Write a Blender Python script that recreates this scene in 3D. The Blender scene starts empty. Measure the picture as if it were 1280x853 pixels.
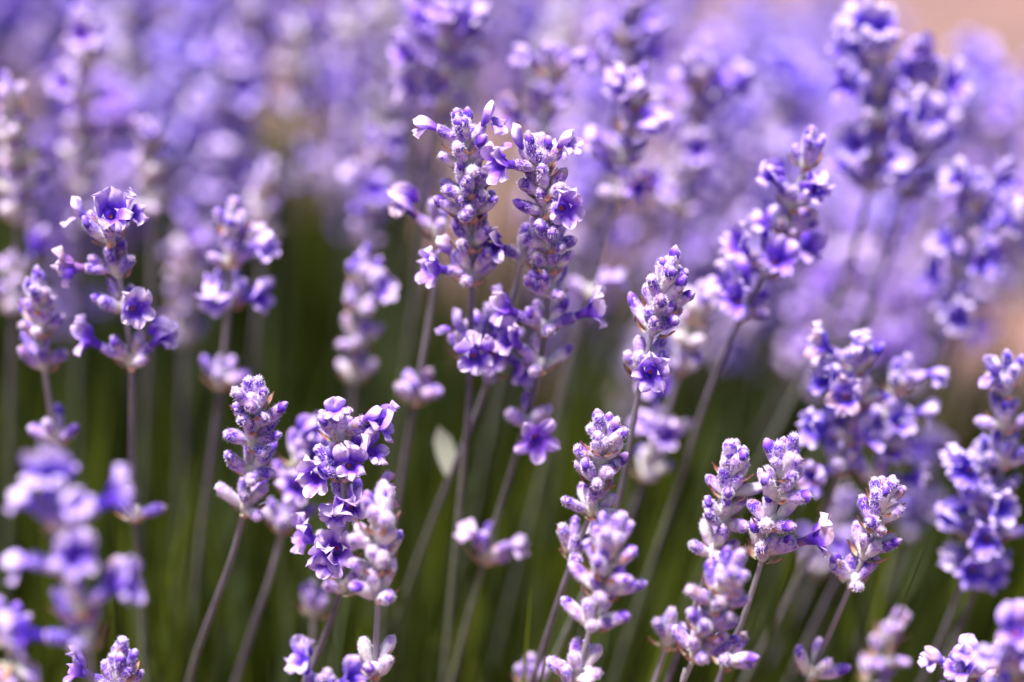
import bpy, math, random
import numpy as np
from mathutils import Vector, Matrix

# ------------------------------------------------------------------ camera, sky, sun, exposure
scene = bpy.context.scene
CAM = Vector((0.0, 0.0, 0.38))
PITCH = math.radians(15.0)
LENS = 85.7
cam_data = bpy.data.cameras.new('camera')
cam_data.lens = LENS
cam_data.sensor_width = 36.0
cam_data.clip_start = 0.02
cam_data.clip_end = 500.0
cam_data.dof.use_dof = True
cam_data.dof.focus_distance = 0.50
cam_data.dof.aperture_fstop = 4.6
cam = bpy.data.objects.new('camera', cam_data)
cam.location = CAM
cam.rotation_euler = (math.pi / 2 - PITCH, 0.0, 0.0)
scene.collection.objects.link(cam)
scene.camera = cam

SUN_EL, SUN_AZ = math.radians(66), math.radians(215)   # azimuth clockwise from +Y (north)
world = bpy.data.worlds.new('World')
scene.world = world
world.use_nodes = True
wn = world.node_tree
sky = wn.nodes.new('ShaderNodeTexSky')
sky.sky_type = 'NISHITA'
sky.sun_disc = False
sky.sun_elevation = SUN_EL
sky.sun_rotation = SUN_AZ
sky.air_density = 1.0
sky.dust_density = 2.0
wn.nodes['Background'].inputs['Strength'].default_value = 0.06
wn.links.new(sky.outputs[0], wn.nodes['Background'].inputs['Color'])

sun_data = bpy.data.lights.new('sun', 'SUN')
sun_data.energy = 4.8
sun_data.angle = math.radians(12)
sun_data.color = (1.0, 0.95, 0.9)
sun = bpy.data.objects.new('sun', sun_data)
sd = Vector((math.sin(SUN_AZ) * math.cos(SUN_EL), math.cos(SUN_AZ) * math.cos(SUN_EL), math.sin(SUN_EL)))
sun.rotation_euler = sd.to_track_quat('Z', 'Y').to_euler()
sun.location = (0, 0, 3)
scene.collection.objects.link(sun)

scene.view_settings.view_transform = 'Standard'
scene.view_settings.look = 'None'
scene.view_settings.gamma = 1.0
scene.view_settings.use_curve_mapping = False
scene.view_settings.exposure = 1.42
scene.cycles.use_denoising = True
scene.cycles.max_bounces = 8
scene.cycles.diffuse_bounces = 4
scene.cycles.transmission_bounces = 6

rng = random.Random(11)
col = bpy.data.collections.new('lavender_field')

# ------------------------------------------------------------------ materials
class NT:
    """small node-tree helper"""
    def __init__(self, name):
        self.m = bpy.data.materials.new(name)
        self.m.use_nodes = True
        self.t = self.m.node_tree
        for n in list(self.t.nodes):
            self.t.nodes.remove(n)
        self.out = self.n('ShaderNodeOutputMaterial')
    def n(self, typ, **kw):
        nd = self.t.nodes.new(typ)
        for k, v in kw.items():
            setattr(nd, k, v)
        return nd
    def put(self, sock, v):
        if v is None:
            return
        if isinstance(v, bpy.types.NodeSocket):
            self.t.links.new(v, sock)
        elif isinstance(v, (tuple, list)) and len(v) == 3 and sock.type == 'RGBA':
            sock.default_value = (*v, 1)
        else:
            sock.default_value = v
    def math(self, op, a, b=None, c=None, clamp=False):
        nd = self.n('ShaderNodeMath', operation=op, use_clamp=clamp)
        self.put(nd.inputs[0], a); self.put(nd.inputs[1], b); self.put(nd.inputs[2], c)
        return nd.outputs[0]
    def step(self, x, lo, hi):
        nd = self.n('ShaderNodeMapRange', interpolation_type='SMOOTHSTEP')
        self.put(nd.inputs[0], x); nd.inputs[1].default_value = lo; nd.inputs[2].default_value = hi
        return nd.outputs[0]
    def mix(self, f, a, b):
        nd = self.n('ShaderNodeMix', data_type='RGBA')
        self.put(nd.inputs[0], f); self.put(nd.inputs[6], a); self.put(nd.inputs[7], b)
        return nd.outputs[2]
    def noise(self, scale, detail=2.0, vec=None, rough=0.5):
        nd = self.n('ShaderNodeTexNoise')
        nd.inputs['Scale'].default_value = scale
        nd.inputs['Detail'].default_value = detail
        nd.inputs['Roughness'].default_value = rough
        if vec is not None:
            self.put(nd.inputs['Vector'], vec)
        return nd.outputs['Fac']
    def objvec(self, rand=True):
        """object coordinates shifted by the object's own random number"""
        tc = self.n('ShaderNodeTexCoord')
        if not rand:
            return tc.outputs['Object']
        oi = self.n('ShaderNodeObjectInfo')
        s = self.math('MULTIPLY', oi.outputs['Random'], 0.7)
        cb = self.n('ShaderNodeCombineXYZ')
        self.put(cb.inputs[0], s); self.put(cb.inputs[1], s)
        ad = self.n('ShaderNodeVectorMath', operation='ADD')
        self.put(ad.inputs[0], tc.outputs['Object']); self.put(ad.inputs[1], cb.outputs[0])
        return ad.outputs[0]
    def attr(self):
        a = self.n('ShaderNodeAttribute', attribute_name='tc')
        s = self.n('ShaderNodeSeparateColor')
        self.put(s.inputs[0], a.outputs['Color'])
        return s.outputs[0], s.outputs[1], s.outputs[2]
    def objcol(self):
        oi = self.n('ShaderNodeObjectInfo')
        s = self.n('ShaderNodeSeparateColor')
        self.put(s.inputs[0], oi.outputs['Color'])
        return oi.outputs['Random'], s.outputs[0], s.outputs[1]
    def leafy(self, color, rough=0.6, trans=0.3, tcol=None, sheen=0.0, bump=None, spec=0.3):
        p = self.n('ShaderNodeBsdfPrincipled')
        self.put(p.inputs['Base Color'], color)
        self.put(p.inputs['Roughness'], rough)
        p.inputs['Specular IOR Level'].default_value = spec
        p.inputs['Sheen Weight'].default_value = sheen
        p.inputs['Sheen Roughness'].default_value = 0.4
        p.inputs['Sheen Tint'].default_value = (0.9, 0.85, 1.0, 1)
        if bump is not None:
            b = self.n('ShaderNodeBump')
            b.inputs['Strength'].default_value = bump[1]
            b.inputs['Distance'].default_value = bump[2]
            self.put(b.inputs['Height'], bump[0])
            self.put(p.inputs['Normal'], b.outputs[0])
        res = p.outputs[0]
        if trans > 0:
            tr = self.n('ShaderNodeBsdfTranslucent')
            self.put(tr.inputs['Color'], tcol if tcol is not None else color)
            mx = self.n('ShaderNodeMixShader')
            mx.inputs[0].default_value = trans
            self.put(mx.inputs[1], res); self.put(mx.inputs[2], tr.outputs[0])
            res = mx.outputs[0]
        self.t.links.new(res, self.out.inputs['Surface'])
        return self.m

def mat_calyx():
    g = NT('woolly_calyx')
    t, typ, rv = g.attr()
    rnd, blue, pale = g.objcol()
    v = g.objvec()
    n1 = g.noise(520, 2, v)
    mp = g.n('ShaderNodeMapping'); mp.inputs['Scale'].default_value = (1, 1, 0.35); g.put(mp.inputs[0], v)
    n2 = g.noise(5200, 1, mp.outputs[0])
    grey = g.mix(g.math('FRACT', g.math('MULTIPLY', rnd, 7.3)), (0.70, 0.62, 0.74), (0.68, 0.65, 0.57))
    lilac = g.mix(blue, (0.44, 0.24, 0.68), (0.33, 0.23, 0.72))
    violet = g.mix(blue, (0.115, 0.02, 0.38), (0.045, 0.02, 0.44))
    k = g.math('ADD', g.math('MULTIPLY', t, 0.85), g.math('MULTIPLY', g.math('SUBTRACT', n1, 0.5), 1.7))
    k = g.math('ADD', k, g.math('MULTIPLY', g.math('SUBTRACT', rnd, 0.5), 0.5))
    k = g.math('SUBTRACT', k, g.math('SUBTRACT', g.math('MULTIPLY', pale, 0.46), 0.12))
    c = g.mix(g.step(k, 0.02, 0.42), grey, lilac)
    c = g.mix(g.step(k, 0.42, 0.72), c, violet)
    # grey-green foot, rust on some ageing buds, then the pale tip and woolly flecks
    c = g.mix(g.math('MULTIPLY', g.math('SUBTRACT', 1.0, g.step(t, 0.05, 0.38)), 0.6), c, (0.46, 0.47, 0.36))
    old = g.math('MULTIPLY', g.step(g.math('FRACT', g.math('MULTIPLY', rnd, 23.7)), 0.74, 0.80), g.step(g.noise(700, 2, v), 0.50, 0.62))
    c = g.mix(g.math('MULTIPLY', old, 0.75), c, (0.36, 0.17, 0.11))
    c = g.mix(g.math('MULTIPLY', g.step(t, 0.90, 0.98), 0.55), c, (0.70, 0.52, 0.62))
    c = g.mix(g.math('MULTIPLY', g.step(n2, 0.52, 0.68), 0.5), c, (0.80, 0.74, 0.88))
    return g.leafy(c, rough=0.75, trans=0.12, sheen=0.5, bump=(n2, 0.5, 0.0003), spec=0.2)

def mat_petal():
    g = NT('violet_petal')
    t, typ, rv = g.attr()
    rnd, blue, pale = g.objcol()
    v = g.objvec()
    n1 = g.noise(330, 2, v)
    n2 = g.noise(2200, 2, v)
    warm = g.mix(g.math('FRACT', g.math('MULTIPLY', rnd, 5.1)), (0.48, 0.28, 0.80), (0.76, 0.58, 0.86))
    cool = g.mix(g.math('FRACT', g.math('MULTIPLY', rnd, 5.1)), (0.30, 0.21, 0.82), (0.60, 0.50, 0.88))
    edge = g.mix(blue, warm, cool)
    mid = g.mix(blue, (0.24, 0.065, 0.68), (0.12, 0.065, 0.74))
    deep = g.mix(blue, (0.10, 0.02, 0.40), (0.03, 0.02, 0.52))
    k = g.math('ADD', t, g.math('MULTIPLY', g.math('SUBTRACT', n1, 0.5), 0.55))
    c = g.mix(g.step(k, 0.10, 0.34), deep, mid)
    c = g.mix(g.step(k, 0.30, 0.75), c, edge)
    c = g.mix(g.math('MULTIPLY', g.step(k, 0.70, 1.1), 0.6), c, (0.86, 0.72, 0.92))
    c = g.mix(g.math('MULTIPLY', g.step(n2, 0.5, 0.75), 0.22), c, mid)
    wilt = g.math('MULTIPLY', g.step(g.math('FRACT', g.math('MULTIPLY', rnd, 31.3)), 0.86, 0.90), g.step(n1, 0.46, 0.60))
    c = g.mix(g.math('MULTIPLY', wilt, 0.6), c, (0.42, 0.22, 0.20))
    c = g.mix(g.step(typ, 0.8, 0.9), c, (0.62, 0.10, 0.05))
    return g.leafy(c, rough=0.55, trans=0.35, sheen=0.25, bump=(n1, 0.5, 0.0012), spec=0.3)

def mat_hair():
    g = NT('pale_hair')
    return g.leafy((0.78, 0.70, 0.88), rough=0.6, trans=0.4)

def mat_bract():
    g = NT('papery_bract')
    t, typ, rv = g.attr()
    n = g.noise(900, 2, g.objvec())
    c = g.mix(g.step(n, 0.35, 0.65), (0.34, 0.13, 0.09), (0.46, 0.30, 0.24))
    c = g.mix(g.step(t, 0.0, 0.5), (0.42, 0.42, 0.30), c)
    return g.leafy(c, rough=0.7, trans=0.25)

def mat_stem():
    g = NT('lavender_stem')
    t, ridge, rv = g.attr()          # t = metres below the tip x 5, ridge 1 on the corners
    v = g.objvec()
    n = g.noise(420, 3, v)
    n2 = g.noise(5000, 1, v)
    up = g.mix(g.step(n, 0.35, 0.65), (0.036, 0.024, 0.045), (0.075, 0.055, 0.09))
    low = g.mix(g.step(n, 0.35, 0.65), (0.040, 0.060, 0.012), (0.085, 0.11, 0.040))
    c = g.mix(g.step(t, 0.28, 0.60), up, low)
    c = g.mix(g.math('SUBTRACT', 1.0, g.step(t, 0.02, 0.30)), c, (0.34, 0.31, 0.34))
    c = g.mix(g.math('MULTIPLY', ridge, 0.35), c, (0.30, 0.26, 0.30))
    c = g.mix(g.math('MULTIPLY', g.step(n2, 0.55, 0.7), 0.2), c, (0.4, 0.36, 0.42))
    return g.leafy(c, rough=0.6, trans=0.0, sheen=0.06, bump=(n2, 0.4, 0.0002))

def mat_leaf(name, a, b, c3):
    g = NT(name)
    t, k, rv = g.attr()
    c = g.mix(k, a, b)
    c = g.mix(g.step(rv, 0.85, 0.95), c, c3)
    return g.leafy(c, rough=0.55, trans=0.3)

def mat_ground():
    g = NT('pinkish_soil')
    tc = g.n('ShaderNodeTexCoord')
    v = tc.outputs['Object']
    n1 = g.noise(6.5, 3, v); n2 = g.noise(40, 5, v); n3 = g.noise(11, 2, v)
    c = g.mix(g.step(n1, 0.35, 0.65), (0.23, 0.115, 0.105), (0.09, 0.062, 0.070))
    c = g.mix(g.step(n3, 0.52, 0.75), c, (0.12, 0.12, 0.06))
    c = g.mix(g.math('MULTIPLY', g.step(n2, 0.4, 0.7), 0.5), c, (0.30, 0.20, 0.16))
    return g.leafy(c, rough=0.95, trans=0.0, bump=(n2, 0.8, 0.02), spec=0.1)

M_CALYX, M_PETAL, M_HAIR, M_BRACT, M_STEM = mat_calyx(), mat_petal(), mat_hair(), mat_bract(), mat_stem()
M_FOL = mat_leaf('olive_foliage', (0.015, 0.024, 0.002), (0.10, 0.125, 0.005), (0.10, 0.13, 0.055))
M_GREYLEAF = mat_leaf('grey_green_leaf', (0.35, 0.37, 0.28), (0.45, 0.46, 0.38), (0.45, 0.46, 0.38))
M_WEED = mat_leaf('yellow_green_leaf', (0.22, 0.30, 0.015), (0.34, 0.40, 0.02), (0.30, 0.36, 0.02))
M_SOIL = mat_ground()
SLOTS = [M_CALYX, M_PETAL, M_HAIR, M_BRACT, M_STEM]

# ------------------------------------------------------------------ mesh collector
class MB:
    def __init__(self):
        self.v, self.f, self.m, self.c = [], [], [], []
    def add(self, verts, faces, mat, tc):
        o = len(self.v)
        self.v.extend(verts); self.c.extend(tc)
        for f in faces:
            self.f.append(tuple(i + o for i in f)); self.m.append(mat)
    def join(self, other, M):
        o = len(self.v)
        self.v.extend([tuple(M @ Vector(p)) for p in other.v]); self.c.extend(other.c)
        self.f.extend([tuple(i + o for i in f) for f in other.f]); self.m.extend(other.m)
    def mesh(self, name, mats=SLOTS):
        me = bpy.data.meshes.new(name)
        me.from_pydata(self.v, [], self.f)
        for m in mats:
            me.materials.append(m)
        me.polygons.foreach_set('material_index', self.m)
        me.polygons.foreach_set('use_smooth', [True] * len(self.f))
        a = me.color_attributes.new('tc', 'FLOAT_COLOR', 'POINT')
        a.data.foreach_set('color', np.array([(x[0], x[1], x[2], 1.0) for x in self.c], dtype=np.float32).ravel())
        me.update()
        return me

def lathe(mb, prof, segs, mat, rib=0.0, ribs=8, bend=0.0, L=0.006, typ=0.0, wob=0.0, r_=rng):
    """prof: list of (z, r, t) from base to tip"""
    vs, tc, fs = [], [], []
    ph = r_.uniform(0, 6.28)
    for z, r, t in prof:
        q = min(max(z / L, 0), 2)
        for k in range(segs):
            a = 2 * math.pi * k / segs
            rr = r * (1 + rib * math.cos(ribs * a) * math.sin(math.pi * min(max(t, 0), 1)) + wob * math.sin(2 * a + ph + 3 * q))
            vs.append((rr * math.cos(a) + bend * q * q, rr * math.sin(a), z)); tc.append((t, typ, 0.5))
    n = len(prof)
    for i in range(n - 1):
        for k in range(segs):
            k2 = (k + 1) % segs
            fs.append((i * segs + k, i * segs + k2, (i + 1) * segs + k2, (i + 1) * segs + k))
    vs.append((bend * min(max(prof[-1][0] / L, 0), 2) ** 2, 0, prof[-1][0])); tc.append((prof[-1][2], typ, 0.5))
    top = len(vs) - 1
    for k in range(segs):
        fs.append(((n - 1) * segs + k, (n - 1) * segs + (k + 1) % segs, top))
    mb.add(vs, fs, mat, tc)

def hairs(mb, n, prof, bend, L, r_, ln=0.0005, wd=0.00005):
    zs = [p[0] for p in prof]; rs = [p[1] for p in prof]
    vs, fs, tc = [], [], []
    for _ in range(n):
        z = r_.uniform(zs[0], zs[-1]); r = float(np.interp(z, zs, rs)); a = r_.uniform(0, 6.283)
        q = z / L
        p = Vector((r * math.cos(a) + bend * q * q, r * math.sin(a), z))
        d = Vector((math.cos(a), math.sin(a), r_.uniform(0.1, 1.3))) + Vector((r_.gauss(0, .3), r_.gauss(0, .3), r_.gauss(0, .3)))
        d = d.normalized() * ln * r_.uniform(0.5, 1.3)
        s = Vector((-math.sin(a), math.cos(a), 0)) * wd
        b = len(vs)
        vs += [tuple(p - s), tuple(p + s), tuple(p + d)]
        fs.append((b, b + 1, b + 2)); tc += [(0.5, 0, 0)] * 3
    mb.add(vs, fs, 2, tc)

def calyx_prof(L, R, nr, r_, closed=True):
    pr = []
    pk = r_.uniform(0.55, 0.68)
    for i in range(nr):
        t = i / (nr - 1)
        if t < pk:
            r = R * (0.50 + 0.50 * math.sin(0.5 * math.pi * t / pk))
        else:
            w = (t - pk) / (1 - pk)
            r = R * math.sqrt(max(0.0, 1 - (0.86 if closed else 0.55) * w ** 2.3))
        pr.append((t * L, r, t))
    return pr

def lobe(mb, phi, r0, z0, Lg, W, a0, a1, cup, ruf, r_, nu=6, nv=5, bx=0.0, t0=0.12):
    vs, tc, fs = [], [], []
    er = Vector((math.cos(phi), math.sin(phi), 0)); et = Vector((-math.sin(phi), math.cos(phi), 0)); ez = Vector((0, 0, 1))
    p = er * r0 + ez * z0 + Vector((bx, 0, 0))
    up = 0.0
    ph = r_.uniform(0, 6.28); tw = r_.uniform(-0.25, 0.25)
    for i in range(nu + 1):
        u = 1 - (1 - i / nu) ** 1.6
        al = a0 + (a1 - a0) * u
        d = er * math.sin(al) + ez * math.cos(al)
        nn = er * -math.cos(al) + ez * math.sin(al)
        if i:
            p = p + d * (Lg * (u - up))
        up = u
        hw = W * max(0.62 * (1 - u), (max(0.0, 1 - (1.80 * (u - 0.45)) ** 2)) ** 0.5)
        for j in range(nv + 1):
            v = -1 + 2 * j / nv
            jag = 1 + (0.05 * math.sin(6 * u + ph * (2 + v)) if abs(v) > .8 else 0)
            q = p + et * (hw * v * jag) + nn * (cup * hw * v * v + 1.35 * ruf * u * (math.sin(3.4 * v + ph + 2 * u) + 0.5 * math.sin(7 * v - ph + 5 * u)) + tw * hw * v * u)
            vs.append(tuple(q)); tc.append((t0 + (1 - t0) * u + r_.uniform(-.04, .04), 0, 0.5))
    for i in range(nu):
        for j in range(nv):
            a = i * (nv + 1) + j
            fs.append((a, a + 1, a + nv + 2, a + nv + 1))
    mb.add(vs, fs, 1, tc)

def knob(mb, L, bend, r_, hi):
    """a rounded, creased upper lip seen from behind, with a small lower lip below it"""
    n, m = (26, 13) if hi else (8, 5)
    h = r_.uniform(0.0050, 0.0064); rk = r_.uniform(0.0021, 0.0026); fl = r_.uniform(0.55, 0.75)
    lean = r_.uniform(-0.0016, 0.0004); ph = r_.uniform(0, 6.28); cr = r_.uniform(0.30, 0.45); sk = r_.uniform(-.3, .3)
    z0 = L * 0.80
    vs, tc, fs = [], [], []
    for i in range(m):
        w = i / (m - 1)
        if w < 0.35:
            r = 0.0008 + (rk * 0.62 - 0.0008) * (w / 0.35) ** 1.5
        else:
            q = (w - 0.35) / 0.65
            r = rk * (0.62 + 0.85 * q - 0.32 * q * q) * (max(0.0, 1 - q ** 4.5)) ** 0.5 if q < 1 else 0.00005
        for k in range(n):
            a = 2 * math.pi * k / n
            da = math.atan2(math.sin(a - math.pi - sk), math.cos(a - math.pi - sk)); db = math.atan2(math.sin(a - sk), math.cos(a - sk))
            fold = cr * w * math.exp(-(da / 0.40) ** 2) + 0.7 * cr * w * math.exp(-(db / 0.30) ** 2)
            wr = 0.09 * math.sin(3 * a + ph + 5 * w) + 0.06 * math.sin(5 * a - ph + 9 * w)
            rr = r * (1 - fold + wr * w)
            zz = h * w - 0.0011 * w * w * (math.exp(-(da / 0.5) ** 2) + math.exp(-(db / 0.5) ** 2)) + 0.0004 * math.sin(3 * a + ph) * w
            vs.append((rr * math.cos(a) * fl + bend * (1 + w) ** 2 + lean * w * w, rr * math.sin(a), z0 + zz))
            tc.append((min(1.15, 0.06 + 1.1 * w ** 1.1 - 0.6 * fold), 0, .5))
    for i in range(m - 1):
        for k in range(n):
            fs.append((i * n + k, i * n + (k + 1) % n, (i + 1) * n + (k + 1) % n, (i + 1) * n + k))
    mb.add(vs, fs, 1, tc)
    nu, nv = (7, 6) if hi else (3, 2)
    for sg in ((-1, 0, 1) if r_.random() < 0.6 else (0,)):
        lobe(mb, math.pi + sg * 0.8, 0.0010, z0 + h * 0.45, 0.0036, 0.0014, 0.9, r_.uniform(1.2, 2.0), 0.0, 0.0005, r_, nu, nv, bend, t0=0.4)

def make_bud(seed, kind, hi=True):
    """kind: 'closed', 'tip' (corolla bud pushing out), 'open', 'hood' (folded lips), 'young' """
    r_ = random.Random(seed)
    mb = MB()
    L = r_.uniform(0.0055, 0.0069); R = r_.uniform(0.00108, 0.00132)
    if kind == 'young':
        L *= 0.72; R *= 0.85
    bend = r_.uniform(-0.0004, 0.0009)
    segs, nr, nh = (16, 11, 260) if hi else (7, 5, 0)
    pr = calyx_prof(L, R, nr, r_, kind in ('closed', 'young'))
    lathe(mb, pr, segs, 0, rib=0.06 if hi else 0, bend=bend, L=L, wob=0.03, r_=r_)
    if nh:
        hairs(mb, nh, pr, bend, L, r_)
    rt = pr[-1][1]
    if kind in ('closed', 'young') and hi:
        # small pale teeth closing the calyx mouth
        for k in range(4):
            a = k * math.pi / 2 + r_.uniform(-.3, .3)
            e = Vector((math.cos(a), math.sin(a), 0)); s = Vector((-math.sin(a), math.cos(a), 0))
            b = Vector((bend, 0, L * 0.985))
            mb.add([tuple(b + e * rt * 0.95 - s * rt * .5), tuple(b + e * rt * 0.95 + s * rt * .5), tuple(b + e * rt * 0.35 + Vector((0, 0, 0.00045)))],
                   [(0, 1, 2)], 0, [(0.97, 0, .5)] * 3)
    if kind == 'tip':
        h = r_.uniform(0.0016, 0.0027); rk = R * r_.uniform(0.80, 0.95)
        n = 7 if hi else 4
        pk = []
        for i in range(n):
            w = i / (n - 1)
            pk.append((L * 0.78 + h * w, rk * (1 - w ** 3.2 * 0.80) * (0.92 + 0.1 * math.sin(3 * w)), 0.02 + 0.80 * w ** 2.2))
        lathe(mb, pk, 16 if hi else 6, 1, rib=0.16 if hi else 0, ribs=r_.choice((3, 4, 5)), bend=bend, L=L, wob=0.12, r_=r_)
        if hi:
            hairs(mb, 60, pk, bend, L, r_, ln=0.0003)
    if kind == 'knob':
        knob(mb, L, bend, r_, hi)
    if kind in ('open', 'hood', 'star'):
        tl = r_.uniform(0.0022, 0.0036)
        rm = 0.0014 if kind == 'open' else 0.0012
        pk = [(L * 0.85, 0.00085, 0.06), (L + tl * 0.35, 0.00085, 0.16), (L + tl * 0.7, 0.0011, 0.20), (L + tl, rm, 0.16)]
        n = 12 if hi else 6
        vs, tc, fs = [], [], []
        for z, r, t in pk:
            q = z / L
            for k in range(n):
                a = 2 * math.pi * k / n
                vs.append((r * math.cos(a) + bend * q * q, r * math.sin(a), z)); tc.append((t, 0, .5))
        for i in range(3):
            for k in range(n):
                fs.append((i * n + k, i * n + (k + 1) % n, (i + 1) * n + (k + 1) % n, (i + 1) * n + k))
        mb.add(vs, fs, 1, tc)
        zt = L + tl; bx = bend * (zt / L) ** 2
        # orange eye deep in the throat
        ev = [(bx + 0.00042 * math.cos(2 * math.pi * k / 6), 0.00042 * math.sin(2 * math.pi * k / 6), zt - 0.0011) for k in range(6)]
        mb.add(ev, [tuple(range(6))], 1, [(0.1, 1.0, .5)] * 6)
        nu, nv = (9, 8) if hi else (3, 2)
        s = r_.uniform(0.9, 1.12)
        if kind == 'star':
            for sg in (-1, 1):
                lobe(mb, sg * 0.60, rm * .95, zt - .0001, 0.0046 * s, 0.0019 * s, 0.9, r_.uniform(1.4, 1.7), 0.10, 0.0003, r_, nu, nv, bx)
            for sg in (-1, 0, 1):
                lobe(mb, math.pi + sg * 1.12, rm * .95, zt - .0001, 0.0043 * s, 0.0017 * s, 1.0, r_.uniform(1.5, 1.9), 0.08, 0.0003, r_, nu, nv, bx)
        elif kind == 'open':
            e1 = r_.uniform(0.7, 1.5)
            for sg in (-1, 1):
                lobe(mb, sg * r_.uniform(0.48, 0.6), rm * .95, zt - .0001, 0.0044 * s, 0.0024 * s, 0.1, e1 + r_.uniform(-.2, .2), 0.10, 0.0007, r_, nu, nv, bx)
            for sg in (-1, 0, 1):
                lobe(mb, math.pi + sg * r_.uniform(0.85, 1.05), rm * .95, zt - .0001, r_.uniform(0.0028, 0.0036) * s, r_.uniform(0.0013, 0.0017) * s, 0.5,
                     r_.uniform(1.3, 2.3), 0.10, 0.0005, r_, nu, nv, bx)
        elif r_.random() < 0.5:
            # broad upper lip thrown up like a fan, small lower lip
            e1 = r_.uniform(0.2, 0.9)
            for sg in (-1, 1):
                lobe(mb, sg * 0.42, rm * .95, zt - .0004, 0.0054 * s, 0.0029 * s, 0.55, e1, -0.18, 0.0008, r_, nu, nv, bx)
            for sg in (-1, 0, 1):
                lobe(mb, math.pi + sg * 0.95, rm * .95, zt - .0001, 0.0030 * s, 0.0015 * s, 0.5, r_.uniform(1.4, 2.2), 0.0, 0.0005, r_, nu, nv, bx)
        else:
            # rounded hood: the upper lip bulges forward over the mouth
            for sg in (-1, 1):
                lobe(mb, sg * 0.55, rm * .95, zt - .0004, 0.0060 * s, 0.0030 * s, 0.75, r_.uniform(-1.3, -0.7), -0.40, 0.0006, r_, nu, nv, bx)
            for sg in (-1, 0, 1):
                lobe(mb, math.pi + sg * 1.0, rm * .95, zt - .0001, 0.0034 * s, 0.0016 * s, 0.3, r_.uniform(0.6, 1.9), -0.1, 0.0006, r_, nu, nv, bx)
    return mb

def make_core(seed, hi=True):
    """the whorl's own body: woolly node round the stem and its papery bracts"""
    r_ = random.Random(seed)
    mb = MB()
    n = 10 if hi else 6
    pk = [(-0.0016, 0.0009, 0.0), (-0.0006, 0.0014, 0.0), (0.0006, 0.0016, 0.03), (0.0016, 0.0013, 0.05), (0.0024, 0.0008, 0.05)]
    lathe(mb, pk, n, 0, L=0.01, wob=0.08, r_=r_)
    for k in range(r_.choice((4, 5, 6))):
        a = r_.uniform(0, 6.28)
        e = Vector((math.cos(a), math.sin(a), 0)); s = Vector((-math.sin(a), math.cos(a), 0)); z = Vector((0, 0, 1))
        lg = r_.uniform(0.0030, 0.0052); wd = r_.uniform(0.0010, 0.0018)
        vs, tc = [], []
        for i in range(5):
            u = i / 4
            c = e * (0.0012 + lg * 0.75 * u) + z * (-0.0012 + lg * 0.65 * u * u)
            w = wd * (1 - u) ** 0.6 * (0.7 + 0.6 * u)
            for j in (-1, 0, 1):
                vs.append(tuple(c + s * w * j + (e - z).normalized() * (0.0004 * (1 - abs(j))))); tc.append((u, 0, 0.5))
        fs = []
        for i in range(4):
            for j in range(2):
                b = i * 3 + j
                fs.append((b, b + 1, b + 4, b + 3))
        mb.add(vs, fs, 3, tc)
    return mb

# mesh libraries (shared between copies)
KINDS = ('closed', 'tip', 'open', 'hood', 'young', 'knob', 'star')
BLOOM = ('open', 'hood', 'knob', 'star')
COUNT = {'closed': 7, 'tip': 7, 'open': 7, 'hood': 7, 'young': 4, 'knob': 7, 'star': 3}
BUD_MB = {k: [make_bud(100 * i + 17 * KINDS.index(k) + 3, k) for i in range(COUNT[k])] for k in KINDS}
BUD = {k: [b.mesh(('flower' if k in BLOOM else 'bud')) for b in v] for k, v in BUD_MB.items()}
LOW = {k: [make_bud(77 * i + 13 * KINDS.index(k) + 5, k, False) for i in range(4)] for k in KINDS}
CORE = [make_core(i).mesh('whorl') for i in range(6)]
CORE_LOW = [make_core(40 + i, False) for i in range(3)]

def frame_z(d, up):
    """matrix whose z is d and whose x leans towards up"""
    z = d.normalized()
    x = up - z * up.dot(z)
    if x.length < 1e-5:
        x = Vector((1, 0, 0)) - z * z.x
    x.normalize()
    y = z.cross(x)
    return Matrix((x, y, z)).transposed()

def bud_spots(n, top, r_):
    """azimuth, tilt from the stem, lift along the stem"""
    out = []
    off = r_.uniform(0, 6.28)
    for i in range(n):
        a = off + 2 * math.pi * i / n * (1.0 if n < 7 else 1.0) + r_.uniform(-0.3, 0.3)
        if top:
            ti = math.radians(r_.uniform(8, 38)); li = r_.uniform(-0.001, 0.0012)
        else:
            if i % 2 == 0:
                ti = math.radians(r_.uniform(38, 70)); li = r_.uniform(-0.0012, 0.0002)
            else:
                ti = math.radians(r_.uniform(14, 38)); li = r_.uniform(0.0, 0.0018)
        out.append((a, ti, li))
    return out

def pick(r_, op):
    x = r_.random()
    if x < op:
        return r_.choice(('open', 'open', 'hood', 'knob'))
    x = r_.random()
    return 'tip' if x < 0.36 else 'closed'

def bud_matrix(a, ti, li, sc, r_):
    rad = Vector((math.cos(a), math.sin(a), 0))
    d = rad * math.sin(ti) + Vector((0, 0, 1)) * math.cos(ti)
    R = frame_z(d, Vector((0, 0, 1))) @ Matrix.Rotation(r_.uniform(-.35, .35), 3, 'Z')
    return Matrix.Translation(rad * 0.0006 + Vector((0, 0, li))) @ R.to_4x4() @ Matrix.Scale(sc, 4)

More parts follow.
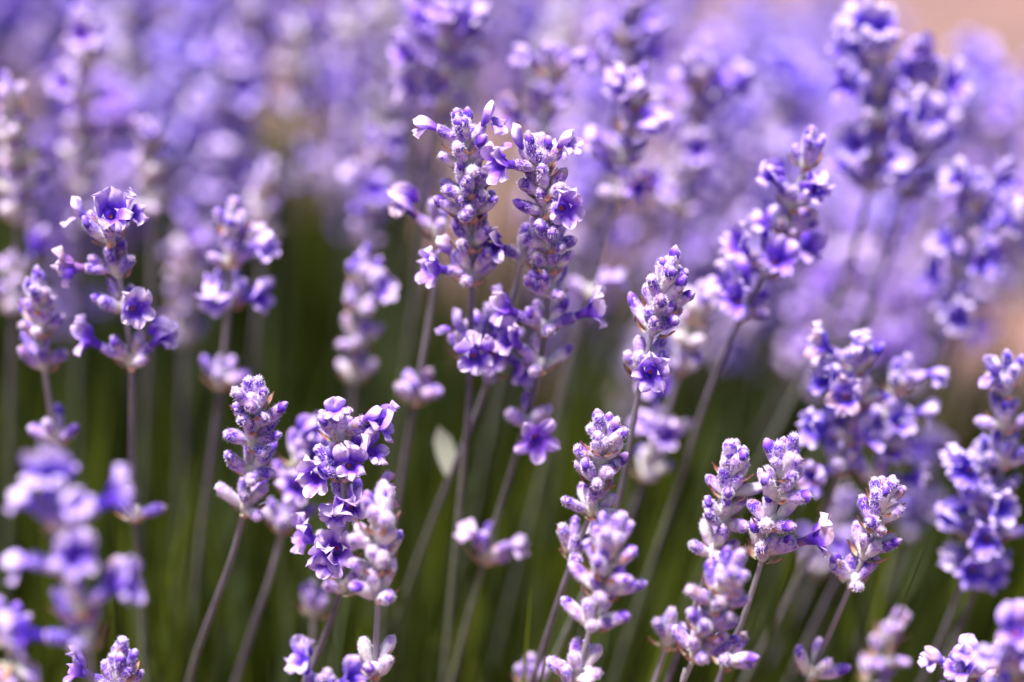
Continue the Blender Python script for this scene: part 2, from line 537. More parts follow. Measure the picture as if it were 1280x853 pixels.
# joined whorls for the far, soft stalks
def far_whorl(seed, op, top):
    r_ = random.Random(seed)
    mb = MB()
    mb.join(CORE_LOW[seed % 3], Matrix.Identity(4))
    for a, ti, li in bud_spots(r_.randint(7, 10), top, r_):
        k = pick(r_, op)
        mb.join(r_.choice(LOW[k]), bud_matrix(a, ti, li, r_.uniform(0.9, 1.1), r_))
    if top:
        mb.join(r_.choice(LOW[r_.choice(('closed', 'tip'))]), Matrix.Translation((0, 0, 0.002)))
    return mb.mesh('whorl')
FAR = {}
for nm, op in (('pale', 0.08), ('mixed', 0.35), ('bloom', 0.62)):
    FAR[nm] = ([far_whorl(500 + i + int(op * 1000), op, False) for i in range(6)], [far_whorl(700 + i + int(op * 1000), op, True) for i in range(3)])

# ------------------------------------------------------------------ placing
FWD = Vector((0, math.cos(PITCH), -math.sin(PITCH)))
UPV = Vector((0, math.sin(PITCH), math.cos(PITCH)))
PXM = 36.0 / LENS / 1280.0
def ray(px, py):
    return FWD + Vector((1, 0, 0)) * ((px - 640) * PXM) + UPV * ((426.5 - py) * PXM)

def pts_from_pixels(pix, d, lean):
    tip = CAM + ray(*pix[0]) * d
    out = [tip]
    for p in pix[1:]:
        r = ray(*p)
        s = (tip.y + lean * (tip.z - CAM.z) - CAM.y) / (r.y + lean * r.z)
        out.append(CAM + r * s)
    # carry the stem on down to the soil
    a, b = out[-2], out[-1]
    v = (b - a).normalized()
    k = b.z / max(0.35, -v.z)
    hx = max(-0.11, min(0.11, v.x * k * 0.8)); hy = max(-0.03, min(0.12, v.y * k * 0.8))
    out.append(b + Vector((hx * 0.62, hy * 0.62, -b.z * 0.52)))
    out.append(Vector((b.x + hx, b.y + hy, -0.004)))
    return out

def spline(P, n):
    """Catmull-Rom through P, n samples a span; returns points and the parameter of each"""
    Q = [P[0] * 2 - P[1]] + P + [P[-1] * 2 - P[-2]]
    out = []
    for i in range(1, len(Q) - 2):
        p0, p1, p2, p3 = Q[i - 1], Q[i], Q[i + 1], Q[i + 2]
        for k in range(n):
            t = k / n
            out.append(0.5 * ((2 * p1) + (p2 - p0) * t + (2 * p0 - 5 * p1 + 4 * p2 - p3) * t * t + (3 * p1 - p0 - 3 * p2 + p3) * t ** 3))
    out.append(P[-1])
    return out

def stem_mesh(path, base, r_top, r_low, hi=True):
    n = 8 if hi else 5
    vs, tc, fs = [], [], []
    dist = 0.0
    m = len(path)
    x = Vector((1, 0, 0))
    for i, p in enumerate(path):
        if i:
            dist += (p - path[i - 1]).length
        tg = (path[max(i - 1, 0)] - path[min(i + 1, m - 1)]).normalized()
        x = (x - tg * x.dot(tg)).normalized()
        y = tg.cross(x)
        r = r_top + (r_low - r_top) * min(1, dist / 0.06)
        if i == 0:
            r *= 0.4
        for k in range(n):
            a = 2 * math.pi * k / n + 0.5
            rr = r * (1.0 if (k % 2 == 0 or not hi) else 0.80)
            q = p + x * (rr * math.cos(a)) + y * (rr * math.sin(a)) - base
            vs.append(tuple(q)); tc.append((min(1.0, dist * 5), 1.0 if (k % 2 == 0 and hi) else 0.0, 0.5))
    for i in range(m - 1):
        for k in range(n):
            k2 = (k + 1) % n
            fs.append((i * n + k, (i + 1) * n + k, (i + 1) * n + k2, i * n + k2))
    fs.append(tuple(range(n)))
    mb = MB(); mb.add(vs, fs, 4, tc)
    return mb.mesh('flower_stem')

def new(name, data, parent=None, M=None, color=None):
    o = bpy.data.objects.new(name, data)
    col.objects.link(o)
    if parent is not None:
        o.parent = parent
    if M is not None:
        o.matrix_basis = M
    if color is not None:
        o.color = color
    return o

def tag(o, label, cat, group=None, kind=None):
    if label: o['label'] = label
    if cat: o['category'] = cat
    if group: o['group'] = group
    if kind: o['kind'] = kind

def stalk(label, pix, d, whorls, lean=0.3, op=0.2, blue=0.2, pale=0.3, sc=1.06, rs=1.0, group=None, leaf=None, seed=0):
    """pix: stem pixels tip first; whorls: (pixel row, buds, open share or None, facing flower or 0)"""
    r_ = random.Random(seed * 31 + 7)
    P = pts_from_pixels(pix, d, lean)
    path = spline(P, 9)
    base = Vector((P[-1].x, P[-1].y, 0.0))
    root = bpy.data.objects.new('lavender_stalk', None)
    root.empty_display_size = 0.01
    root.location = base
    col.objects.link(root)
    tag(root, label, 'lavender stalk', group)
    new('flower_stem', stem_mesh(path, base, 0.0006 * rs, 0.00086 * rs), root)
    # pixel row of each path sample
    rows = []
    for p in path:
        q = p - CAM
        rows.append(426.5 - (q.dot(UPV) / q.dot(FWD)) / PXM)
    for wi, w in enumerate(whorls):
        y, n, o_, face = w
        i = min(range(len(rows)), key=lambda k: abs(rows[k] - y))
        i = max(1, min(i, len(path) - 2))
        j = i + 1 if rows[i] < y else i - 1
        j = max(0, j)
        f = 0 if abs(rows[j] - rows[i]) < 1e-6 else max(0, min(1, (y - rows[i]) / (rows[j] - rows[i])))
        c = path[i].lerp(path[j], f)
        ax = (path[i - 1] - path[i + 1]).normalized()
        wm = Matrix.Translation(c - base) @ frame_z(ax, Vector((0, -1, 0))).to_4x4()   # whorl x points at the viewer side
        wo = new('whorl', r_.choice(CORE), root, wm, (blue, pale, 0, 1))
        share = op if o_ is None else o_
        top = wi == 0
        spots = bud_spots(max(2, n - (1 if n > 5 else 0)), top, r_)
        for bi, (a, ti, li) in enumerate(spots):
            k = pick(r_, share)
            if top and k == 'closed' and r_.random() < 0.3:
                k = 'young'
            s = sc * r_.uniform(0.9, 1.12) * (0.95 if top else 1.0)
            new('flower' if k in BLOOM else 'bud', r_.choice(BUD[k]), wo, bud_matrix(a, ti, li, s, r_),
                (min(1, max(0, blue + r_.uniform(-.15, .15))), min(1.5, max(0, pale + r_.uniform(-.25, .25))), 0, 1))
        if top:
            k = r_.choice(('closed', 'tip'))
            new('bud', r_.choice(BUD[k]), wo, bud_matrix(r_.uniform(0, 6), 0.12, 0.002, sc, r_), (blue, pale, 0, 1))
        for fc in (face or ()):
            # extra flowers seen in the photograph: (kind, azimuth from the viewer side, tilt), degrees
            k, az, ti = fc
            new('flower' if k in BLOOM else 'bud', r_.choice(BUD[k]), wo,
                bud_matrix(-math.radians(az), math.radians(ti), 0.0006, sc * (1.0 if k in ('open', 'tip', 'star') else 0.9), r_), (blue, pale, 0, 1))
    if leaf:
        y, side, lg = leaf
        i = min(range(len(rows)), key=lambda k: abs(rows[k] - y))
        c = path[i] - base
        mb = MB(); blade(mb, Vector((0, 0, 0)), Vector((side * 0.35, 0, 1)).normalized(), lg, 0.003, 0.25, 0.3, 0.5)
        new('leaf', mb.mesh('leaf', [M_GREYLEAF]), root, Matrix.Translation(c))
    return root

def blade(mb, p, d, lg, w, droop, k, rv, n=4, mat=0, side=None):
    s = side or d.cross(Vector((0, 1, 0.2)))
    if s.length < 1e-4: s = Vector((1, 0, 0))
    s = s.normalized()
    vs, tc, fs = [], [], []
    q = Vector(p)
    for i in range(n + 1):
        u = i / n
        ww = w * (0.45 + 1.3 * u * (1 - u)) * (1.0 if i < n else 0.12)
        nn = d.cross(s)
        for j in (-1, 0, 1):
            vs.append(tuple(q + s * (ww * j) + nn * (-0.25 * ww * (1 - abs(j))))); tc.append((u, k, rv))
        dd = (d + Vector((d.x, d.y, 0)) * (droop * u) + Vector((0, 0, -droop * 0.4 * u))).normalized()
        q = q + dd * (lg / n)
    for i in range(n):
        for j in range(2):
            b = i * 3 + j
            fs.append((b, b + 1, b + 4, b + 3))
    mb.add(vs, fs, mat, tc)

# ------------------------------------------------------------------ the setting
def build_ground():
    N = 60
    xs = np.sign(np.linspace(-1, 1, N)) * np.abs(np.linspace(-1, 1, N)) ** 3 * 150
    ys = np.sign(np.linspace(-1, 1, N)) * np.abs(np.linspace(-1, 1, N)) ** 3 * 150 + 1.0
    r_ = random.Random(3)
    vs = [(x, y, -abs(r_.gauss(0, 0.004))) for y in ys for x in xs]
    fs = [(j * N + i, j * N + i + 1, (j + 1) * N + i + 1, (j + 1) * N + i) for j in range(N - 1) for i in range(N - 1)]
    mb = MB(); mb.add(vs, fs, 0, [(0, 0, 0)] * len(vs))
    o = new('ground', mb.mesh('ground', [M_SOIL]))
    o['kind'] = 'structure'
build_ground()

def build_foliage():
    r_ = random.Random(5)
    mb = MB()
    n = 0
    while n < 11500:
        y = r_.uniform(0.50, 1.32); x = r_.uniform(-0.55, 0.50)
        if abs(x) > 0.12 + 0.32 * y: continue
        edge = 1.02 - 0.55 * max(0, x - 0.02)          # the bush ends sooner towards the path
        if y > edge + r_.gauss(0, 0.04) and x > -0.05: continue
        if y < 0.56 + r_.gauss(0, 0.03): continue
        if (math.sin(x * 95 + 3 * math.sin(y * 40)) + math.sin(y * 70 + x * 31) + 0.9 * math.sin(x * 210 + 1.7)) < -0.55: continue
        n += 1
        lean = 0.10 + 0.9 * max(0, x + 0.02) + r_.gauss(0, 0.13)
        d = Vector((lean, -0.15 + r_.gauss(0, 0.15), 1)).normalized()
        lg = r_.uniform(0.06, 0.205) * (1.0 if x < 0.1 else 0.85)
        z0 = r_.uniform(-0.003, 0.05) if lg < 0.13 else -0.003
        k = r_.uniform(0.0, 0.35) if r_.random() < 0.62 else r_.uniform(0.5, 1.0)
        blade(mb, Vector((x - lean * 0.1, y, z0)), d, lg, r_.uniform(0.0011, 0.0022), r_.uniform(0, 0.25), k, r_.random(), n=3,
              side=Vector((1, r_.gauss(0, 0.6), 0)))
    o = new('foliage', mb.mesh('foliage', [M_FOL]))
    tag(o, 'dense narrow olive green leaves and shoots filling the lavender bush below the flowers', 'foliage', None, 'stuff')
build_foliage()

# ------------------------------------------------------------------ stalks read from the photograph
# (label, stem pixels from the tip down, distance, [(row, buds, open share, extra flowers)], options)
O, H, T, K, X = 'open', 'hood', 'tip', 'knob', 'star'
S = []
def add(label, pix, d, wh, **kw):
    S.append((label, pix, d, wh, kw))

# -- in focus, middle
add('tall crowded lavender stalk with two pale pink hooded flowers flanking its tip like ears',
    [(577, 150), (583, 200), (590, 300), (588, 420), (585, 520), (572, 660), (555, 853)], .502,
    [(182, 9, 0, [(K, 95, 50), (K, -85, 52), (T, 10, 25)]), (208, 9, 0, 0), (238, 10, .0, [(T, 0, 50)]), (268, 10, 0, [(T, 10, 70)]), (305, 8, 0, [(T, 60, 40)]),
     (346, 7, .0, [(O, 60, 62), (K, 110, 45), (T, -60, 35)]), (442, 6, .2, [(K, 80, 30), (H, -75, 45)])], op=.1, blue=.15, pale=.42)
add('tall flowering stalk with an orange eyed violet star flower at its lowest crowded ring',
    [(672, 172), (676, 215), (686, 290), (684, 390), (672, 470), (652, 545), (604, 705), (565, 853)], .500,
    [(212, 8, 0, [(K, -80, 42), (K, 95, 38), (O, 60, 60)]), (240, 8, 0, 0), (262, 8, .1, [(O, -25, 62)]), (305, 10, 0, [(T, -10, 40)]), (332, 7, 0, 0), (362, 9, .05, [(T, 50, 45)]),
     (410, 5, .0, [(O, -78, 55), (O, 80, 68)]), (456, 3, .0, [(O, 70, 45)]), (528, 4, 0, [(X, -14, 80)]), (694, 3, 0, [(K, 70, 35), (K, -70, 40)])], blue=.1, pale=.3)
add('pale budded stalk with slim buds fanned open at the top beside a creamy blurred one',
    [(842, 322), (826, 375), (812, 430), (797, 500), (770, 640), (722, 760), (690, 830)], .500,
    [(358, 8, 0, [(T, 0, 35)]), (384, 8, 0, 0), (410, 7, 0, [(T, -40, 50)]), (466, 9, 0.1, [(T, 0, 70), (T, -30, 60)])], op=.0, blue=.2, pale=.5)
# -- left
add('stalk with ruffled lilac flowers and a pale pink petal raised over its dark bud',
    [(122, 268), (140, 310), (155, 380), (164, 460), (166, 600), (176, 730), (182, 853)], .512,
    [(298, 6, .1, [(K, 100, 40), (O, -30, 40), (H, -70, 55)]), (338, 5, .1, [(O, 85, 80)]), (386, 5, .1, [(O, -25, 65), (T, 80, 60)]),
     (452, 4, 0, [(O, 85, 62), (H, -80, 45)]), (640, 2, 0, 0)], blue=.3, pale=.25)
add('small budded stalk with a blunt pale tip and one tiny separate ring lower down',
    [(50, 362), (52, 420), (58, 480), (76, 590), (92, 720), (100, 853)], .530,
    [(382, 8, 0, [(T, 10, 40)]), (412, 8, 0, 0), (455, 6, 0, 0), (548, 4, 0, 0)], op=0, blue=.3, pale=.55)
add('slim speckled budded stalk on a long bare stem beside the soft mauve flowered stalk',
    [(316, 485), (318, 530), (312, 600), (292, 690), (252, 800), (236, 853)], .500,
    [(510, 8, 0, [(T, 0, 45)]), (530, 7, 0, 0), (552, 7, 0, [(T, -60, 55)]), (590, 6, 0, [(T, -50, 60), (T, 70, 50)]), (632, 7, 0, 0)], op=0, blue=.25, pale=.45, lean=.45)
add('stalk crowded with open lilac flowers and a white knob petal above dark green leaves',
    [(418, 500), (425, 560), (432, 650), (428, 730), (402, 805), (380, 860)], .496,
    [(545, 6, .0, [(K, 0, 10), (K, -85, 55), (H, -85, 75), (T, 40, 40)]), (590, 5, .2, [(H, -70, 45), (O, 30, 60), (H, -20, 50)]), (640, 5, .3, [(O, -75, 65), (H, 10, 60)]),
     (690, 5, .3, [(O, 75, 62), (O, 20, 70)]), (733, 4, 0, 0)], blue=.12, pale=.3)
add('whitish woolly budded stalk with a tiny lone ring far below its head',
    [(476, 632), (472, 690), (472, 760), (468, 860)], .478,
    [(656, 9, 0, 0), (680, 8, 0, 0), (708, 8, 0, 0), (742, 7, 0, [(T, 50, 60)]), (838, 5, 0, 0)], op=0, blue=.15, pale=1.1, lean=.15)
# -- right of the middle
add('budded stalk with parted lower rings, half hidden behind the soft pinkish budded one',
    [(756, 530), (752, 575), (738, 640), (714, 705), (676, 820)], .498,
    [(556, 8, 0, [(T, -60, 40)]), (578, 7, 0, 0), (600, 7, 0, 0), (636, 8, 0, 0), (692, 7, 0, [(T, 0, 70)])], op=0, blue=.15, pale=.6, lean=.4)
add('soft topped pinkish budded stalk leaning before the parted ringed one, lower rings sharp',
    [(768, 660), (758, 710), (742, 770), (726, 830), (716, 870)], .472,
    [(690, 9, 0, 0), (714, 8, 0, 0), (740, 8, 0, [(T, -70, 60)]), (776, 8, 0, [(T, -60, 60)]), (843, 8, 0, 0), (862, 6, 0, 0)], op=0, blue=.15, pale=.6, lean=.25)
add('pale budded stalk without flowers, one of the crowded leaning pair',
    [(918, 570), (908, 630), (892, 690), (868, 760), (842, 830), (825, 880)], .502,
    [(590, 9, 0, 0), (616, 8, 0, 0), (648, 8, 0, [(T, 60, 50)]), (690, 7, 0, [(T, 0, 70)])], op=0, blue=.2, pale=.7)
add('bushy pale budded stalk with one lilac flower on the side away from its twin',
    [(984, 565), (972, 620), (955, 690), (930, 770), (898, 853)], .494,
    [(590, 9, 0, 0), (616, 9, 0, 0), (652, 8, 0, 0), (692, 7, 0, [(O, -85, 55), (T, -60, 40)]), (826, 5, 0, [(T, -60, 50)])], op=0, blue=.2, pale=.6)
add('short soft topped budded stalk standing before the leaning pale pair',
    [(912, 712), (895, 755), (878, 800), (855, 850), (845, 880)], .474,
    [(732, 9, 0, 0), (756, 8, 0, 0), (784, 8, 0, [(T, 60, 55)]), (815, 8, 0, 0)], op=0, blue=.25, pale=.5, lean=.3)
add('sharp leaning budded stalk with rust flecked pale tip and a lone ring near its foot',
    [(1110, 610), (1098, 650), (1080, 695), (1062, 735), (1036, 795), (1008, 860)], .500,
    [(632, 8, 0, 0), (655, 6, 0, [(T, 30, 60)]), (690, 5, 0, [(T, -70, 50)]), (726, 6, 0, [(T, 70, 60)]), (842, 4, 0, 0)], op=0, blue=.2, pale=.55)
add('low bluish stalk with a pale knobbed petal at the tip among small violet flowers',
    [(1205, 822), (1200, 860), (1190, 930)], .490,
    [(846, 6, 0.0, [(K, 0, 12), (K, 80, 50), (O, -60, 50)]), (872, 6, .1, 0)], blue=.5, pale=.3, lean=.2, sc=.95)
add('soft bluish flower head with round knob petals beside the low bluish stalk',
    [(1268, 812), (1262, 862), (1245, 940)], .455,
    [(840, 5, .1, [(K, 60, 40), (K, -30, 40)]), (876, 6, .4, 0)], blue=.55, pale=.2, lean=.2)
# -- near, soft
add('large soft violet flower head standing well before the sharp stalks',
    [(72, 622), (84, 700), (104, 780), (122, 900)], .428,
    [(660, 5, .5, [(K, 80, 40), (K, -40, 30), (O, -90, 60)]), (712, 4, .4, [(K, 85, 70), (O, -20, 60)]), (760, 4, .3, [(O, -80, 60)]), (800, 4, .1, [(O, 75, 80)])],
    blue=.5, pale=.1, lean=.2, sc=1.08)
add('soft violet budded head low beneath the large soft flower head',
    [(8, 775), (14, 830), (25, 900)], .445,
    [(800, 6, .1, 0), (835, 6, .1, [(T, 0, 60)])], blue=.4, pale=.25, lean=.2)
add('small crisp cluster of plump violet buds poking up beside the large soft flower head',
    [(150, 815), (150, 850), (146, 920)], .492,
    [(842, 5, 0, 0), (864, 5, 0, [(H, 80, 60)])], op=0, blue=.2, pale=.15, lean=.1)
add('low violet flower facing sideways at the foot of the crowded lilac stalk',
    [(404, 862), (400, 885), (392, 940)], .482,
    [(872, 4, .0, [(O, -60, 35), (O, 70, 40)])], blue=.5, pale=.2, lean=.1, sc=.9)
add('small dim budded sprig behind the short soft topped stalk',
    [(838, 775), (832, 810), (812, 870), (800, 920)], .525,
    [(800, 4, 0, [(T, 60, 30)])], op=0, blue=.3, pale=.4)
add('blurred mauve budded sprig standing behind the sharp rust flecked stalk',
    [(1118, 778), (1104, 815), (1085, 870), (1070, 920)], .560,
    [(795, 6, 0, 0), (822, 6, 0, 0), (850, 5, 0, 0)], op=0, blue=.2, pale=.45)
add('dim mauve sprig peeping out low between two pale leaning budded stalks',
    [(664, 838), (660, 860), (650, 930)], .550, [(852, 5, 0, 0)], op=0, blue=.1, pale=.45)
# -- a little behind the focus
add('greyish white crowded budded stalk above the small budded one with a tiny separate ring',
    [(8, 102), (16, 180), (22, 290), (18, 380), (14, 500), (10, 650)], .575,
    [(135, 9, .05, 0), (170, 9, .05, 0), (205, 9, 0, 0), (240, 9, 0, 0), (272, 9, 0, 0), (345, 7, .1, 0), (385, 7, .0, 0)], blue=.25, pale=1.15)
add('softly blurred stalk with rust at its base ring and violet knobs, near the ruffled flowers',
    [(292, 252), (290, 320), (284, 400), (272, 520), (250, 680), (235, 853)], .548,
    [(290, 8, .05, 0), (325, 7, .1, 0), (376, 7, .1, [(T, 80, 50), (H, -60, 60)]), (476, 5, 0, 0)], blue=.35, pale=.5)
add('blurred pale budded stalk with a pointed tip behind the crowded lilac one',
    [(456, 318), (452, 370), (446, 430), (440, 520), (425, 680)], .570,
    [(350, 8, 0, 0), (385, 8, .05, 0), (428, 8, 0, 0), (470, 4, 0, 0)], blue=.3, pale=.85)
add('thin violet stem with a pink flower on top and one small mauve ring midway down',
    [(548, 268), (546, 330), (528, 450), (512, 540), (490, 680), (470, 853)], .535,
    [(292, 3, 0, [(H, 85, 50)]), (496, 6, 0, [(T, -60, 55)])], blue=.2, pale=.4)
add('slanting stem whose deep violet flowers show between the two tallest sharp stalks',
    [(660, 290), (650, 340), (622, 430), (598, 510), (545, 640), (490, 790)], .520,
    [(322, 3, .0, [(O, 50, 60)]), (440, 5, .2, [(O, 10, 60), (H, 85, 35), (O, -40, 70)]), (462, 4, .1, 0)], blue=.15, pale=.15, lean=.45, leaf=(590, -.6, .012))
add('soft stalk topped with rounded pinkish white flowers behind the two tallest sharp stalks',
    [(800, 92), (790, 150), (772, 240), (745, 350), (705, 480), (670, 620)], .555,
    [(128, 6, .1, [(K, 70, 30)]), (162, 6, .2, [(H, -30, 60)]), (196, 6, .2, [(K, 85, 60)]), (244, 7, .2, [(O, -30, 60)]), (368, 3, 0, [(K, -60, 30)])], blue=.3, pale=.5)
add('blurred stalk with rounded violet flowers and creamy buds beside the pinkish white topped one',
    [(868, 70), (868, 150), (856, 250), (835, 380), (800, 520)], .600,
    [(105, 6, .3, [(K, 40, 40)]), (140, 6, .4, [(K, -70, 60)]), (180, 7, .2, 0), (215, 7, .4, 0), (260, 6, .5, 0)], blue=.4, pale=.55)
add('violet stalk with one lone pale bud cluster held above its gap and leaning stem',
    [(1016, 178), (1004, 215), (984, 280), (950, 350), (915, 420), (890, 480), (850, 600)], .530,
    [(204, 5, 0, 0), (256, 6, .2, [(H, 70, 50), (H, -20, 40)]), (286, 6, .1, [(T, -60, 60)]), (338, 6, .3, [(O, 60, 60)]), (390, 6, .4, [(O, 30, 60), (H, 85, 60)])], blue=.35, pale=.35)
add('creamy white budded stalk, blurred, just behind the fanned pale budded one',
    [(880, 365), (866, 410), (848, 470), (822, 550), (790, 640), (740, 770)], .560,
    [(395, 8, 0, 0), (425, 8, 0, 0), (460, 8, 0, 0), (540, 6, .4, [(H, 0, 60)]), (590, 5, 0, 0)], blue=.25, pale=1.35)
add('tall blue violet stalk with pale blue crown flowers against the pinkish soil',
    [(1096, 46), (1098, 110), (1092, 200), (1066, 320), (1020, 440), (960, 560)], .575,
    [(75, 6, .4, [(H, 0, 20), (H, 80, 60)]), (112, 6, .3, [(O, 50, 60)]), (150, 6, .3, [(O, -40, 60)]), (192, 7, .4, [(O, 40, 60)]), (232, 7, .4, 0)], blue=.6, pale=.35, sc=1.2)
add('blue violet stalk standing between the tall crowned one and the yellow green weed',
    [(1162, 78), (1152, 140), (1138, 230), (1100, 350), (1045, 500)], .590,
    [(112, 5, .1, [(H, 60, 20)]), (150, 6, .4, [(O, 0, 60)]), (195, 7, .5, 0), (240, 7, .4, 0)], blue=.55, pale=.35, sc=1.2)
add('blue flowered stalk with wine dark shaded centre near a yellow green weed',
    [(1222, 225), (1212, 290), (1195, 390), (1160, 500), (1100, 640)], .580,
    [(255, 6, .4, [(H, 60, 40), (H, -60, 40)]), (295, 6, .5, [(O, -60, 60)]), (340, 6, .4, 0), (390, 6, .5, [(O, 10, 70)])], blue=.65, pale=.25, sc=1.2)
add('broad blue violet flower head with a pale round petal at its very tip',
    [(1076, 425), (1070, 480), (1056, 560), (1025, 660), (980, 760), (930, 853)], .535,
    [(458, 8, .25, [(K, 10, 15), (O, 80, 60)]), (500, 8, .3, [(O, 20, 55), (H, 70, 50)]), (545, 7, .3, [(O, 60, 65)]), (585, 5, .4, [(O, 40, 80)])], blue=.7, pale=.4, sc=1.1)
add('violet head with two round knob flowers sticking out, overlapping the broad blue violet head',
    [(1128, 455), (1118, 500), (1098, 580), (1062, 690), (1010, 800)], .550,
    [(482, 6, .1, [(K, -75, 50)]), (520, 6, .2, [(K, -80, 75)]), (558, 7, .3, 0), (600, 6, .5, 0)], blue=.6, pale=.5, sc=1.1)
add('long blue violet stalk with many small round buds, rising beside the pinkish path',
    [(1258, 455), (1255, 530), (1246, 620), (1225, 720), (1170, 853)], .530,
    [(488, 7, .15, [(K, 50, 40)]), (530, 7, .1, 0), (575, 7, .15, [(O, -60, 60)]), (620, 7, .2, [(K, 60, 60)]), (668, 7, .25, [(O, 20, 60)]), (715, 6, .3, [(K, 80, 60)])], blue=.7, pale=.3, sc=1.1)
add('short blue stalk with a few open flowers tucked against the long blue violet one',
    [(1226, 560), (1222, 620), (1212, 700), (1180, 790), (1140, 880)], .545,
    [(590, 7, .1, [(O, 30, 60), (K, 70, 40)]), (628, 7, .2, [(O, -20, 60)]), (668, 6, .2, [(H, 60, 50)]), (708, 6, .2, [(O, 10, 70)])], blue=.75, pale=.3, sc=1.1)
add('pale blurred budded stalk with a flat whitish top among mauve blurs',
    [(188, 160), (188, 210), (190, 280), (188, 400), (180, 560)], .600,
    [(182, 8, 0, 0), (215, 8, .05, 0), (255, 8, 0, 0)], blue=.2, pale=1.3)
add('pale blurred stalk directly behind the violet knobbed one with rust base',
    [(335, 205), (330, 260), (326, 340), (315, 480), (300, 640)], .630,
    [(235, 8, .05, 0), (262, 8, 0, 0), (292, 7, 0, 0)], blue=.25, pale=1.25)
add('dim grey lilac stalk hanging between the ruffled flowers and the violet knobbed stalk',
    [(228, 300), (230, 350), (230, 430), (228, 560), (222, 720)], .640,
    [(325, 7, .05, 0), (350, 7, 0, 0), (385, 7, 0, 0), (425, 6, 0, 0)], blue=.2, pale=1.15)
add('tall pale stalk with dark specks between buds, above the ruffled lilac flowers',
    [(108, 12), (106, 80), (102, 160), (100, 240), (98, 400)], .620,
    [(45, 7, .1, 0), (78, 7, .1, 0), (125, 8, .1, 0), (165, 8, 0, 0), (205, 8, 0, 0), (235, 7, 0, 0)], blue=.25, pale=1.15)
add('pink tinged flowering stalk with magenta shaded throats above the pink eared stalk',
    [(552, -20), (556, 50), (552, 130), (540, 220), (525, 330)], .580,
    [(15, 6, .3, [(H, 80, 50)]), (55, 6, .3, [(H, -80, 60)]), (90, 6, .3, [(O, 75, 60)]), (130, 6, .3, [(O, 85, 70)])], blue=.2, pale=.25)
add('soft stalk with two rounded pinkish knobs above the tall orange eyed flower stalk',
    [(690, 58), (688, 110), (680, 170), (662, 290), (640, 400)], .580,
    [(90, 6, .2, [(K, 70, 50), (K, -60, 50)]), (130, 6, .2, 0), (165, 6, .3, [(O, 60, 60)])], blue=.25, pale=.35)
add('blurred violet stalk with dark heart rising behind the pinkish white topped one',
    [(792, -30), (786, 30), (776, 110), (755, 230)], .600,
    [(10, 6, .3, [(H, -60, 50)]), (45, 6, .3, [(H, -40, 60)]), (85, 6, .3, [(O, 60, 60)])], blue=.35, pale=.2)
add('blurred lilac stalk with pinkish lower buds, above the pointed pale stalk',
    [(468, 165), (466, 220), (460, 300), (448, 420)], .625,
    [(195, 7, .3, [(H, -50, 50)]), (225, 7, .3, 0), (262, 7, .3, 0), (300, 6, 0, 0)], blue=.4, pale=.45)
add('soft mauve flowered stalk half hidden behind the crowded lilac flowers',
    [(378, 540), (370, 590), (356, 650), (338, 720), (305, 820)], .540,
    [(575, 6, .1, 0), (612, 6, .3, [(O, 0, 60)]), (655, 5, .1, [(T, 60, 40)])], blue=.25, pale=.35)
add('little mauve sprig of few buds under the soft mauve flowered stalk',
    [(392, 728), (392, 770), (388, 830), (380, 900)], .560, [(762, 4, 0, 0)], op=0, blue=.1, pale=.4)
add('dim grey violet stalk fading behind the sharp rust flecked stalk and its pale neighbours',
    [(1058, 600), (1040, 660), (1000, 760), (950, 853)], .620,
    [(640, 7, .2, 0), (680, 7, .1, 0), (712, 7, .1, 0)], blue=.35, pale=.5)
add('blurred violet stalk low beside the long blue violet one, over a dark stem',
    [(1160, 560), (1150, 620), (1125, 700), (1070, 820)], .640,
    [(590, 7, .5, 0), (628, 7, .4, 0), (665, 7, .4, 0)], blue=.7, pale=.3)

for i, (label, pix, d, wh, kw) in enumerate(S):
    stalk(label, pix, d, wh, seed=i, **kw)

# ------------------------------------------------------------------ soft stalks further back
def far_stalk(x, y, z, kind, blue, pale, label, group, r_, lean, nw=None, gap=0.0105):
    tip = Vector((x, y, z))
    dz = z
    P = [tip, tip + Vector((-lean * 0.05, 0.01, -0.05)), tip + Vector((-lean * 0.5 * dz, 0.03, -dz * 0.55)), Vector((x - lean * 0.75 * dz, y + 0.04, -0.004))]
    path = spline(P, 8)
    base = Vector((P[-1].x, P[-1].y, 0))
    root = bpy.data.objects.new('lavender_stalk', None)
    root.empty_display_size = 0.01
    root.location = base
    col.objects.link(root)
    tag(root, label, 'lavender stalk', group)
    new('flower_stem', stem_mesh(path, base, 0.0007, 0.0009, False), root)
    s = 0.0
    nw = nw or r_.randint(4, 7)
    acc = [0.0]
    for i in range(1, len(path)):
        acc.append(acc[-1] + (path[i] - path[i - 1]).length)
    for k in range(nw):
        s += gap * r_.uniform(0.8, 1.2) if k else 0.004
        if k == nw - 1 and r_.random() < 0.4: s += 0.012
        i = max(1, min(len(path) - 2, int(np.searchsorted(acc, s))))
        f = (s - acc[i - 1]) / max(1e-6, acc[i] - acc[i - 1])
        c = path[i - 1].lerp(path[i], f)
        ax = (path[i - 1] - path[i]).normalized()
        M = Matrix.Translation(c - base) @ frame_z(ax, Vector((math.cos(k * 2.4 + x * 90), math.sin(k * 2.4 + x * 90), 0))).to_4x4() @ Matrix.Scale(r_.uniform(1.15, 1.38), 4)
        new('whorl', r_.choice(FAR[kind][1] if k == 0 else FAR[kind][0]), root, M, (min(1, max(0, blue + r_.uniform(-.2, .2))), pale, 0, 1))

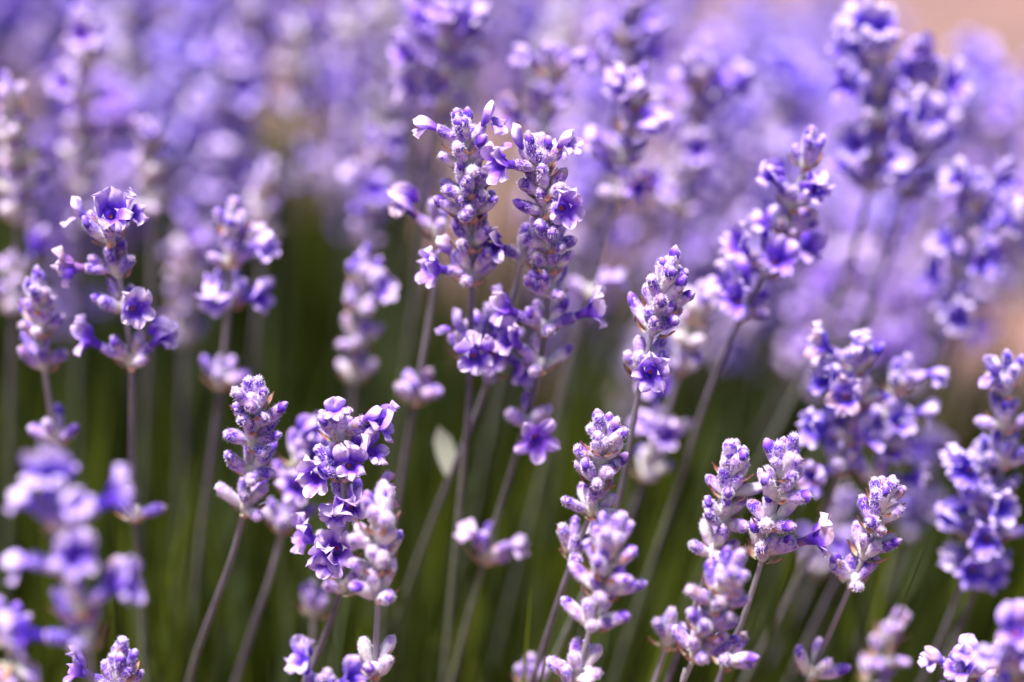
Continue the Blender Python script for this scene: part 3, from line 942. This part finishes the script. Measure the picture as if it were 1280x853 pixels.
r_ = random.Random(21)
LB = {'pale': 'blurred pale budded lavender stalk in the crowded drift behind the focused stalks',
      'mixed': 'blurred lavender stalk with scattered open flowers in the crowded drift behind',
      'bloom': 'blurred blue violet lavender stalk in full bloom in the crowded drift behind'}
LR = {'pale': 'blurred leaning pale budded stalk in the thinner drift towards the pinkish soil',
      'mixed': 'blurred leaning stalk with scattered flowers in the thinner drift towards the pinkish soil',
      'bloom': 'blurred leaning stalk in full violet bloom in the thinner drift towards the pinkish soil'}
placed = []
n = 0
tries = 0
while n < 110 and tries < 20000:
    tries += 1
    y = 0.70 + 0.60 * r_.random() ** 1.1
    half = 0.23 * y
    x = r_.uniform(-half - 0.03, half + 0.02)
    fx = x / half                                 # -1 .. 1 across the frame
    if y < 0.78 and -0.25 < fx < 0.3: continue
    edge = 1.25 if fx < 0.05 else (1.12 if fx < 0.36 else 0.80)
    if y > edge: continue
    if fx > 0.3 and r_.random() < 0.78: continue
    z = r_.gauss(0.285, 0.022) - 0.055 * max(0, y - 0.75)
    if fx > 0.15: z -= 0.02
    if any((x - a) ** 2 + (y - b) ** 2 < 0.018 ** 2 for a, b in placed): continue
    placed.append((x, y)); n += 1
    u = r_.random()
    if y < 0.78 and fx < 0.1:
        kind = 'pale' if u < 0.55 else ('mixed' if u < .85 else 'bloom')
    else:
        kind = 'pale' if u < 0.38 else ('mixed' if u < .68 else 'bloom')
    far_stalk(x, y, z, kind, r_.uniform(.2, .8), r_.uniform(.9, 1.4) if kind == 'pale' else r_.uniform(.15, .5),
              LB[kind], 'blurred stalks in the drift behind', r_, 0.12 + 0.55 * max(0, fx) + r_.gauss(0, .08))

n = 0
while n < 46:
    y = r_.uniform(0.72, 1.12); fx = r_.uniform(0.12, 1.08); x = fx * 0.21 * y
    if any((x - a) ** 2 + (y - b) ** 2 < 0.02 ** 2 for a, b in placed): continue
    placed.append((x, y)); n += 1
    kind = r_.choice(('pale', 'mixed', 'mixed', 'bloom'))
    z = 0.38 - y * math.tan(math.radians(r_.uniform(8.8, 13.5)))
    far_stalk(x, y, z, kind, r_.uniform(.1, .6), r_.uniform(.5, 1.0), LR[kind], 'blurred stalks towards the pinkish soil', r_, 0.25 + 0.45 * fx + r_.gauss(0, .08))

# a second bush further along the path
for k in range(34):
    x = 0.15 + r_.gauss(0, 0.033); y = 1.35 + r_.gauss(0, 0.07)
    far_stalk(x, y, r_.gauss(0.183, 0.016), 'bloom', r_.uniform(.5, .9), .2, 'hazy violet stalk of the small separate lavender bush on the pinkish soil',
              'stalks of the separate bush on the soil', r_, 0.3 * (x - 0.15) / 0.08)

# ------------------------------------------------------------------ the yellow green weed on the soil
def build_weed():
    g = ray(1275, 150)
    s = (1.55 - CAM.y) / g.y
    p = CAM + g * s
    root = bpy.data.objects.new('weed', None)
    root.location = (p.x, p.y, 0)
    col.objects.link(root)
    tag(root, 'bright yellow green leafy weed growing on the pinkish soil', 'weed')
    r2 = random.Random(8)
    for k in range(14):
        a = r2.uniform(0, 6.28)
        mb = MB()
        blade(mb, Vector((0, 0, -0.003)), Vector((math.cos(a) * 0.45, math.sin(a) * 0.45, 1)).normalized(), p.z * r2.uniform(0.75, 1.12), 0.011, 0.9, r2.random(), 0.2, n=6)
        new('leaf', mb.mesh('leaf', [M_WEED]), root)
build_weed()

scene.collection.children.link(col)
